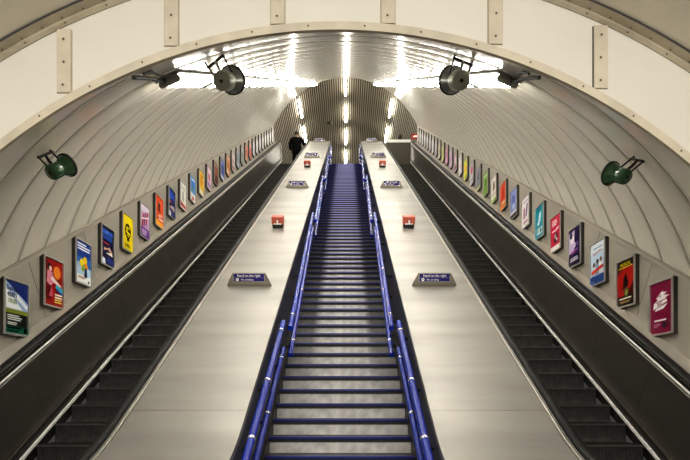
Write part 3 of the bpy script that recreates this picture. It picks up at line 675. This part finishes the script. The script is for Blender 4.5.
RIGHT = [
 ([bg('7c0f3c'), ('p',[(.14,.48),(.80,.60),(.72,.68),(.9,.71),(.62,.74),(.78,.78),(.56,.80),(.6,.84),(.28,.70),(.36,.66),(.16,.60)],'f0e9ea'), ('p',[(.2,.44),(.62,.47),(.82,.565),(.3,.50)],'f0e9ea'), ('p',[(.26,.60),(.74,.645),(.74,.66),(.28,.62)],'7c0f3c'), ('t','THE',.42,.72,.075,'7c0f3c',.25), ('t','BIG',.45,.575,.10,'7c0f3c',.2), ('r',.2,.235,.75,.27,'f0e9ea'), ('c',.66,.155,.085,'231c30'), ('c',.84,.17,.04,'4a2a48'), *lines(.2,.19,.3,.014,3,'c98aa4',2)],
  'maroon poster with slanted white lettering, nearest on the right wall'),
 ([bg('120a08'), ('r',.0,.22,1,.84,'a3160e'), ('p',[(.0,.7),(.4,.84),(.0,.84)],'4a0a08'), ('p',[(.6,.22),(1,.22),(1,.55)],'4a0a08'), ('t','MUSICAL',.5,.91,.105,'ead21a'), ('r',.1,.835,.9,.855,'ead21a'), ('p',[(.38,.42),(.56,.40),(.66,.5),(.52,.72),(.40,.6)],'1c0806'), ('p',[(.3,.36),(.7,.44),(.6,.48),(.34,.42)],'1c0806'), ('c',.56,.28,.15,'39452a'), ('c',.56,.28,.10,'8a8a3a'), ('r',.15,.14,.85,.17,'efe6d0'), *lines(.2,.1,.6,.014,2,'c9a06a',2)],
  'red and black poster with a yellow headline on the right wall'),
 ([bg('b9cfe4'), ('r',.0,.78,1,1,'d9e4ee'), ('t','BOUNTIFUL',.5,.76,.085,'c8321f',.12), ('r',.2,.86,.85,.885,'7a94b4'), ('c',.25,.48,.085,'6a4634'), ('c',.5,.54,.085,'4a3226'), ('c',.75,.56,.085,'7a5340'), ('p',[(.1,.22),(.4,.22),(.36,.42),(.14,.42)],'cdd6df'), ('p',[(.36,.22),(.64,.22),(.62,.47),(.38,.47)],'8fa6c0'), ('p',[(.62,.22),(.9,.22),(.86,.5),(.64,.5)],'d7dce2'), ('p',[(.08,.24),(.92,.34),(.92,.42),(.08,.33)],'d23a22'), ('r',0,0,1,.2,'2f4f92'), *lines(.15,.13,.7,.02,2,'d7dfec',4)],
  'pale blue poster with three people and red lettering on the right wall'),
 ([bg('2a1650'), ('p',[(0,.35),(.45,.4),(.5,.95),(0,.9)],'c9b6d8'), ('c',.28,.72,.17,'efe6f0'), ('c',.2,.83,.12,'120b22'), ('c',.5,.55,.11,'d8c2e4'), ('p',[(.6,.4),(1,.3),(1,.98),(.6,.95)],'1a1040'), ('c',.75,.55,.08,'7a5a9c'), ('t','PARTY',.5,.36,.15,'d06ac4',.08), ('r',0,0,1,.26,'150c30'), *lines(.15,.22,.75,.022,3,'d9d2e6',5)],
  'purple and navy poster with a pale face and pink word on the right wall'),
 ([bg('c81a44'), *lines(.15,.9,.65,.035,3,'f1e6e8',3), ('r',.15,.56,.55,.6,'f6eef0'), ('p',[(.55,.55),(.85,.6),(.85,.66),(.55,.62)],'f6eef0'), ('c',.55,.36,.22,'4a1a24'), ('c',.5,.40,.10,'b9a8a4'), ('c',.66,.3,.07,'d0c8c4'), ('p',[(0,0),(1,0),(1,.13),(0,.13)],'e8e4e0')],
  'crimson poster with a dark round picture and white foot on the right wall'),
 ([bg('2396a8'), ('p',[(.3,.45),(.62,.5),(.72,.8),(.48,.76),(.42,.6)],'cfe0e0'), ('p',[(.25,.4),(.5,.42),(.5,.5),(.3,.48)],'e6efee'), ('r',.15,.86,.85,.93,'1a7a90'), ('r',.2,.1,.85,.3,'cfe4e6'), ('c',.68,.2,.10,'2a4a5a'), *lines(.24,.27,.25,.02,3,'5a8a94',3)],
  'teal poster with a white figure on the right wall'),
 ([bg('ece8ea'), ('p',[(.2,.3),(.42,.3),(.42,.68),(.2,.64)],'a8527c'), ('p',[(.5,.34),(.68,.34),(.84,.76),(.64,.74)],'5a2f6e'), ('r',.2,.82,.85,.89,'b9a8b4'), ('r',.2,.12,.8,.2,'c78aa0')],
  'white poster with purple and plum block figures on the right wall'),
 ([bg('8a97d0'), ('c',.5,.62,.24,'5a66ac'), ('c',.45,.74,.09,'2a2a48'), ('c',.5,.4,.14,'d4daef'), ('r',0,0,1,.13,'2c2a2e'), ('r',0,.13,1,.22,'dcd8e0')],
  'periwinkle blue poster with a black and white foot on the right wall'),
 ([bg('e0552a'), ('p',[(.2,.4),(.75,.45),(.7,.85),(.3,.8)],'c02a1e'), ('r',.2,.2,.8,.3,'f2d8b8'), ('r',0,0,1,.16,'ef8a22')],
  'orange red poster with a lighter orange foot on the right wall'),
 ([bg('e8e4dc'), ('c',.5,.6,.22,'8a5a44'), ('c',.5,.74,.16,'4a2c24'), ('r',.15,.24,.85,.36,'c9b8b0'), ('r',0,0,1,.13,'8fb04a')],
  'white poster with a brown face and green foot on the right wall'),
 ([bg('82a84a'), ('c',.5,.55,.24,'4f7a2c'), ('r',.15,.8,.85,.9,'dfe8c8'), ('r',0,0,1,.08,'5f8a34')], 'leaf green poster on the right wall'),
 ([bg('8a8ea2'), ('c',.5,.6,.26,'4a4a68'), ('c',.45,.66,.1,'a0584a'), ('r',0,0,1,.14,'c9cc7a')], 'grey poster with dark figure and yellow green foot on the right wall'),
 ([bg('c4c0cc'), ('c',.5,.68,.28,'c02a56'), ('r',.15,.14,.85,.28,'9a98aa')], 'grey poster with a crimson disc on the right wall'),
 ([bg('dcd830'), ('c',.5,.55,.24,'e8a42a'), ('r',.15,.1,.85,.2,'8a9a2c')], 'lemon yellow poster with an orange disc on the right wall'),
 ([bg('e2dce0'), ('c',.5,.5,.22,'c8a0ac'), ('r',.15,.78,.85,.86,'b0a4ae')], 'off white poster with a dusty pink disc on the right wall'),
 ([bg('c2a0b4'), ('r',.1,.1,.9,.3,'8a3a5e'), ('c',.5,.62,.22,'dcccd6')], 'dusky mauve poster with a plum band on the right wall'),
 ([bg('d0b6d2'), ('c',.5,.55,.25,'a47ab0')], 'lilac poster far up the right wall'),
 ([bg('d49ab8'), ('c',.5,.6,.25,'b8628e')], 'rose pink poster far up the right wall'),
 ([bg('d2cf76'), ('c',.5,.55,.22,'a8a238')], 'yellow green poster far up the right wall'),
 ([bg('c9c2b0'), ('r',.15,.3,.85,.6,'a89c86')], 'beige poster far up the right wall'),
]
NP = 28
names = ['ninth','eighth','seventh','sixth','fifth','fourth','third','second']
for i in range(NP):
    def blank(side, j):
        c = ['c8c6cc','d6d4da','bdbcc8','d9d8d8','e2e2e2','d4d2de','e6e6e6','dededf'][j % 8]
        nm = '%s poster from the top' % names[j+1] if j < 7 else 'topmost poster'
        col = 'pale grey'
        return [bg(c), ('r',.15,.2,.85,.5,'b4b2bc')], '%s, %s, on the %s wall' % (nm, col, side)
    sp, lb = LEFT[i] if i < len(LEFT) else blank('left', i-len(LEFT))
    poster('left', i, 5.47 + .722*i, .585 + .722*.57735*i + CZ, sp, lb)
    sp, lb = RIGHT[i] if i < len(RIGHT) else blank('right', i-len(RIGHT))
    poster('right', i, 5.525 + .726*i, .598 + .726*.57735*i + CZ, sp, lb)

# ------------------------------------------------------------------ strip lights up the vault
ORD = ['first','second','third','fourth','fifth','sixth','seventh','eighth','ninth','tenth','eleventh','twelfth','thirteenth','fourteenth','fifteenth','sixteenth']
XL = 1.47; WLT = W_C + math.sqrt(R_V**2 - XL**2)
for s in (-1, 1):
    side = 'left' if s < 0 else 'right'
    u = u_at(4.48, WLT); i = 0
    while u + 1.5 < u_at(25.9, WLT):
        nr = Vector((-s*XL, 0, -(WLT-W_C))).normalized()      # into the shaft
        tx = Vector((nr.z, 0, -nr.x))
        t = thing('strip_light', '%s fluorescent strip light from the foot of the row on the vault\'s %s side' % (ORD[i], side), 'light', I(XC+s*XL, u, WLT), SLOPE, 'strip lights up the shaft')
        mb = MB()
        T = Matrix((( tx.x, 0, nr.x, 0), (0, 1, 0, 0), (tx.z, 0, nr.z, 0), (0,0,0,1)))
        mb.box((-.04, .04, .0), (.04, 1.40, .02), M_fix, T); mb.box((-.12, .02, .015), (.12, 1.43, .025), M_fix, T); h_ = mb.build('housing', t)
        for e in (-.07, .07):
            mb = MB(); mb.tube([T @ Vector((e, .06, .05)), T @ Vector((e, 1.40, .05))], .020, M_tube, 10); mb.build('tube', t)
        mb = MB()
        for q in (.0, 1.38):
            mb = MB(); mb.bbox((-.10, q, .024), (.10, q+.06, .078), M_fix, .02, T); mb.build('end_cap', t)
        u += 1.53; i += 1
    # conduit from the headwall to the first light
    a = I(XC+s*(XL+.02), u_at(4.48, WLT), WLT-.03); mb = MB()
    xq = XC + s*1.39; p0 = Vector((xq, YF+.012, z_open(xq)-.035))
    mb.tube([p0, p0.lerp(a, .5) + Vector((0,0,.0)), a + Vector((0, .05, 0))], .014, M_iron, 8)
    mb.tube([p0 + Vector((-s*.07, 0, .025)), p0.lerp(a, .5) + Vector((-s*.02,0,.05)), a + Vector((0, .05, .03))], .010, M_iron, 8)
    o = mb.build('cable_conduit'); tag(o, 'dark cable conduit from the %s of the arch to the first strip light' % side, 'conduit')

# strip lights on the slatted ceiling
def uz(x, d): 
    return zc1 + (BU-d)*math.sqrt(max(0, 1-((x-XC)/(AU-d))**2))
rown = {0: 'centre', -1: 'left', 1: 'right'}
for r_ in (-1, 0, 1):
    x = XC + r_*2.38
    for j in range(5 if r_ == 0 else 4):
        Y = 25.62 + 2.72*j if r_ == 0 else 26.15 + 2.72*j
        z = uz(x, .02)
        t = thing('ceiling_strip_light', '%s strip light along the %s row of the slatted ceiling' % (ORD[j], rown[r_]), 'light', (x, Y, z), (0,0,0), 'strip lights on the slatted ceiling')
        nx = -(x-XC)/AU**2; nz = -(z-zc1)/BU**2; nr = Vector((nx, 0, nz)).normalized(); tx = Vector((nr.z, 0, -nr.x))
        T = Matrix((( tx.x, 0, nr.x, 0), (0, 1, 0, 0), (tx.z, 0, nr.z, 0), (0,0,0,1)))
        mb = MB(); mb.box((-.025, -.02, -.03), (.025, 1.80, .08), M_fix, T); mb.build('housing', t)
        mb = MB(); mb.bbox((-.05, .05, .08), (.05, 1.70, .15), M_tube2, .02, T); mb.build('diffuser', t)

# ------------------------------------------------------------------ loudspeakers
def speaker(rear, front, mount, m_can, m_bell, rc, rb, label, side=False):
    d = front - rear; Ln = d.length
    q = d.to_track_quat('Y', 'Z')
    t = thing('loudspeaker', label, 'loudspeaker', rear, q.to_euler(), 'loudspeakers round the arch')
    inv = (Matrix.Translation(rear) @ q.to_matrix().to_4x4()).inverted()
    mb = MB()
    mb.lathe([(-.004, 0), (-.004, rc*.86), (.012, rc), (Ln*.46, rc), (Ln*.50, rc*.94), (Ln*.50, rc*.4)], m_can)
    mb.lathe([(-.005, rc*.20), (-.014, rc*.18), (-.014, 0)], M_iron, 12); mb.build('driver_can', t)
    mb = MB()
    mb.lathe([(Ln*.40, rc*.80), (Ln*.50, rc*.82), (Ln*.66, rb*.72), (Ln*.84, rb*.90), (Ln*.96, rb*.97)], m_bell)
    mb.lathe([(Ln*.94, rb*.97), (Ln*.95, rb*1.06), (Ln*1.03, rb*1.06), (Ln*1.03, rb*.97), (Ln*.9, rb*.93), (Ln*.6, rb*.3), (Ln*.6, 0)], M_iron); mb.build('horn', t)
    # yoke bracket: two arms to a crossbar, hung from the vault
    ml = inv @ mount; c0 = Vector((0, Ln*.5, 0)); u = ml.copy(); u.y = 0; u.normalize(); H = Vector((ml.x, 0, ml.z)).length
    mb = MB(); ya, yb = Ln*.12 , Ln*.86
    B = [Vector((0, ya, 0)) + u*H*.86, Vector((0, yb, 0)) + u*H*.86]
    if side:
        sd = Vector((0,1,0)).cross(u).normalized()*rb*.75
        if sd.x < 0: sd = -sd
        B = [c0 - sd + u*H*.80, c0 + sd + u*H*.80]
        A = [c0 - sd*.9 + u*rb*.2, c0 + sd*.9 + u*rb*.2]
    else: A = [Vector((0, ya, 0)) + u*rc*.8, Vector((0, yb, 0)) + u*rb*.8]
    for (p, q) in zip(A, B): mb.tube([p, q], .008, M_iron, 8)
    e = (B[1]-B[0])*.06; mb.tube([B[0]-e, B[1]+e], .011, M_iron, 8)
    m_ = (B[0]+B[1])/2; mb.tube([c0*.8 + u*rc*.8, c0*.8 + u*H*.5 + (m_-c0-u*H*.8)*.3, m_], .013, m_can if side else M_iron, 8)
    for q in B: mb.tube([q, q + u*H*.24], .0085, M_iron, 8)
    mb.build('bracket', t)
def vpt(px, py, off=0.):        # where the sight line through a pixel meets the vault
    dx, dw = (px-PX0)/F, -(py-85.5)*C30/F
    a = dx*dx + dw*dw; b = -2*(dx*XC + dw*W_C); c = XC*XC + W_C*W_C - R_V**2
    Y = (-b + math.sqrt(b*b-4*a*c))/(2*a)
    return at(px, py, Y)
speaker(at(221.5, 81, 4.42), at(232.5, 80.2, 4.66), vpt(219, 57), M_gry, M_gryd, .078, .111, 'grey green loudspeaker under the arch in front of the left strip light', True)
speaker(at(461.5, 80.5, 4.42), at(451.5, 80.2, 4.66), vpt(463, 57), M_gry, M_gryd, .078, .111, 'grey green loudspeaker under the arch in front of the right strip light', True)
speaker(at(50.5, 173.0, 4.42), at(67.5, 165.0, 4.56), vpt(44, 152), M_grn, M_grn, .063, .092, 'dark green loudspeaker low on the vault at the left')
speaker(at(627, 177, 4.38), at(610.5, 173.5, 4.52), at(637, 157, 4.47), M_grn, M_grn, .063, .094, 'dark green loudspeaker low on the vault at the right')

# ------------------------------------------------------------------ head of the shaft: barrier, red sign, camera, people
t = thing('barrier', 'dark barrier board with a white top rail across the head of the right escalator', 'barrier', (XC+2.53, 25.32, Z_TOP))
mb = MB(); mb.box((-.58, 0, 0), (.58, .04, 1.06), M_brown); mb.build('board', t)
mb = MB(); mb.bbox((-.60, -.015, 1.06), (.60, .055, 1.20), M_whitep, .008); mb.build('top_rail', t)
mb = MB()
for e in (-1, 1): mb.bbox((e*.5-.04, -.0, .0), (e*.5+.04, .30, .04), M_black, .005)
mb.build('foot', t)
t = thing('beacon_lamp', 'small black beacon standing on the white rail of the barrier', 'lamp', (at(400, 138, 25.34).x, 25.34, Z_TOP+1.20))
mb = MB(); mb.bbox((-.05, -.03, 0), (.05, .03, .09), M_black, .01); mb.build('base', t)
mb = MB(); mb.lathe([(0, .0), (0, .08), (.09, .085), (.16, .06), (.20, 0)], M_black, 16); o = mb.build('dome', t); o.rotation_euler = (PI/2, 0, 0); o.location = (0, 0, .085)
p = at(415.5, 139.5, 25.6); 
t = thing('lit_sign', 'small lit red sign on the right wall at the head of the escalator', 'sign', (p.x, 25.6, p.z))
mb = MB(); mb.bbox((-.20, 0, .04), (.20, .06, .28), M_redlit, .01); mb.build('case', t)
mb = MB(); mb.box((-.12, -.006, .12), (.15, .0, .17), mat('sign glow white', (.9,.85,.8), emit=(1,.85,.75), estr=.3)); mb.box((-.06, -.005, .17), (.08, .0, .20), MATS['sign glow white']); mb.build('lettering', t)
mb = MB(); mb.tube([(.22, .03, .17), (.46, .03, .20)], .025, M_black, 8); mb.build('arm', t)
xk = at(330, 121.5, 29.5).x; zk = uz(xk, 0)
Yk = (zk-CZ)*F/(PY0-120.0)
t = thing('security_camera', 'small dark security camera with white end under the slatted ceiling', 'camera', (at(330,121.5,Yk).x, Yk, zk))
mb = MB(); mb.tube([(0,0,.0), (0,0,-.12)], .02, M_iron, 8); mb.build('stem', t)
mb = MB(); mb.bbox((-.17, -.06, -.22), (.04, .06, -.11), M_black, .02); mb.build('body', t)
mb = MB(); mb.bbox((.04, -.06, -.21), (.17, .06, -.12), M_fix, .02); mb.build('housing_end', t)

def skinned(name, pts, edges, m, parent, sub=2, loc=(0,0,0)):
    me = bpy.data.meshes.new(name); me.from_pydata([p[:3] for p in pts], edges, []); me.materials.append(m)
    o = bpy.data.objects.new(name, me); COL.objects.link(o); o.parent = parent
    md = o.modifiers.new('Skin', 'SKIN'); md.use_smooth_shade = True
    for i, p in enumerate(pts):
        sv = me.skin_vertices[0].data[i]; r = p[3]; sv.radius = r if isinstance(r, tuple) else (r, r); sv.use_root = (i == 0)
    sd = o.modifiers.new('Sub', 'SUBSURF'); sd.levels = sub; sd.render_levels = sub
    dg = bpy.context.evaluated_depsgraph_get(); nm = bpy.data.meshes.new_from_object(o.evaluated_get(dg))
    o.modifiers.clear(); o.data = nm; nm.name = name
    if not nm.materials: nm.materials.append(m)
    for pl in nm.polygons: pl.use_smooth = True
    return o
# person on the left escalator, seen from behind, right hand on the inner handrail
kf = 53; Yp = 5.48 + GE*kf
pz = Z_of(Yp) + .006
t = thing('person', 'person in a black coat riding the left escalator, right hand on the handrail', 'person', (-2.30, Yp+.17, pz))
hx, hy = (XC-1.846)-(-2.30), .22         # handrail beside the rider
hz = (W_DECK*C30 + u_at(Yp+.17+hy, W_DECK)*S30 + CZ) + .045 - pz
pts = [(0,0,.96,.12), (0,0,1.12,.125), (0,-.01,1.32,.13), (0,0,1.44,.09), (0,.01,1.50,.05), (0,.03,1.57,.075), (0,.035,1.65,.088), (0,.02,1.71,.05)]
ed = [(0,1),(1,2),(2,3),(3,4),(4,5),(5,6),(6,7)]
def limb(par, lst):
    for p in lst:
        pts.append(p); ed.append((par, len(pts)-1)); par = len(pts)-1
    return par
limb(0, [(-.10,0,.88,.085), (-.11,.03,.5,.058), (-.11,-.01,.10,.040), (-.11,.06,.04,.035), (-.11,.15,.03,.028)])
limb(0, [(.10,0,.88,.085), (.11,.04,.5,.058), (.11,.0,.10,.040), (.11,.07,.04,.035), (.11,.16,.03,.028)])
for sg, el, wr in ((-1, (-.30,-.04,1.12), (-.27,.10,.90)), (1, (.36,.02,1.15), (hx-.03, hy-.04, hz+.035))):
    a = limb(3, [(sg*.18,0,1.42,.06), (*el,.045), (*wr,.028)])
    w = Vector(wr); e = Vector(el)
    dr = (w-e).normalized() if sg < 0 else Vector((.35,.9,-.15)).normalized()
    pm = w + dr*.06; a = limb(a, [(*pm, .026)])
    sdv = Vector((0,0,1)).cross(dr); sdv = sdv.normalized() if sdv.length > .1 else Vector((0,1,0))
    for fi, (o_, ln) in enumerate(((-.028,.065),(-.010,.078),(.010,.074),(.028,.056))):
        b_ = pm + sdv*o_ + dr*.035; limb(a, [(*b_,.0095), (*(b_ + dr*ln*.5 + Vector((0,0,-.012))),.0088), (*(b_ + dr*ln*.8 + Vector((0,0,-.04))),.0075)])
    th = pm - dr*.03 + sdv*(.045*sg); limb(a, [(*th,.011), (*(th + dr*.04 + Vector((0,0,-.02))),.009)])
skinned('body', pts, ed, M_skin, t)
pts = [(0,0,.76,(.23,.17)), (0,-.005,1.0,(.245,.18)), (0,-.01,1.2,(.255,.185)), (0,-.01,1.38,(.235,.16)), (0,0,1.49,(.085,.08))]; ed = [(0,1),(1,2),(2,3),(3,4)]
limb(3, [(-.21,0,1.40,.088), (-.31,-.04,1.12,.072), (-.275,.08,.93,.058)])
limb(3, [(.21,0,1.40,.088), (.36,.02,1.15,.072), (hx-.045, hy-.09, hz+.05,.055)])
skinned('coat', pts, ed, M_coat, t)
pts = [(0,0,.92,(.16,.12))]; ed = []
limb(0, [(-.10,0,.84,.10), (-.11,.03,.5,.078), (-.11,-.01,.11,.062)]); limb(0, [(.10,0,.84,.10), (.11,.04,.5,.078), (.11,0,.11,.062)])
skinned('trousers', pts, ed, M_trou, t)
for e in (-1, 1):
    mb = MB(); mb.bbox((e*.11-.05, -.07, 0), (e*.11+.05, .21, .085), M_black, .03); mb.build('shoe', t)
mb = MB()
for i in range(9):
    for j in range(16):
        def hp(a, b): 
            th, ph = PI*(.0 + .60*a/9), 2*PI*b/16
            return (.100*math.sin(th)*math.cos(ph), .022 + .115*math.sin(th)*math.sin(ph) - .015, 1.625 + .125*math.cos(th))
        q = [hp(i,j), hp(i+1,j), hp(i+1,j+1), hp(i,j+1)]
        mb.face(q if i else q[:3], M_hair, True)
mb.build('hair', t)

# ------------------------------------------------------------------ lamps, world, camera
def area(name, loc, rot, sx, sy, en, col=(1,.97,.93)):
    l = bpy.data.lights.new(name, 'AREA'); l.shape = 'RECTANGLE'; l.size = sx; l.size_y = sy; l.energy = en; l.color = col
    o = bpy.data.objects.new(name, l); COL.objects.link(o); o.location = loc; o.rotation_euler = rot; return o
area('concourse_lamp', (XC, -1.5, CZ+2.6), (math.radians(35), 0, 0), 4.0, 1.2, 250)
area('concourse_lamp', (XC, -5.0, CZ+2.4), (math.radians(20), 0, 0), 4.0, 1.5, 190)
W = bpy.data.worlds.new('World'); S.world = W; W.use_nodes = True
W.node_tree.nodes['Background'].inputs[0].default_value = (.9,.88,.82,1); W.node_tree.nodes['Background'].inputs[1].default_value = .05
cam = bpy.data.cameras.new('Camera'); co = bpy.data.objects.new('Camera', cam); COL.objects.link(co)
co.location = (0, 0, CZ); co.rotation_euler = (PI/2, 0, 0)
cam.sensor_width = 36; cam.lens = F/690*36; cam.shift_x = -(PX0-345)/690; cam.shift_y = (PY0-230)/690; cam.clip_start = .05; cam.clip_end = 200
S.camera = co
S.view_settings.view_transform = 'Standard'; S.view_settings.look = 'Medium High Contrast'; S.view_settings.exposure = .25
S.cycles.use_denoising = True; S.cycles.max_bounces = 8
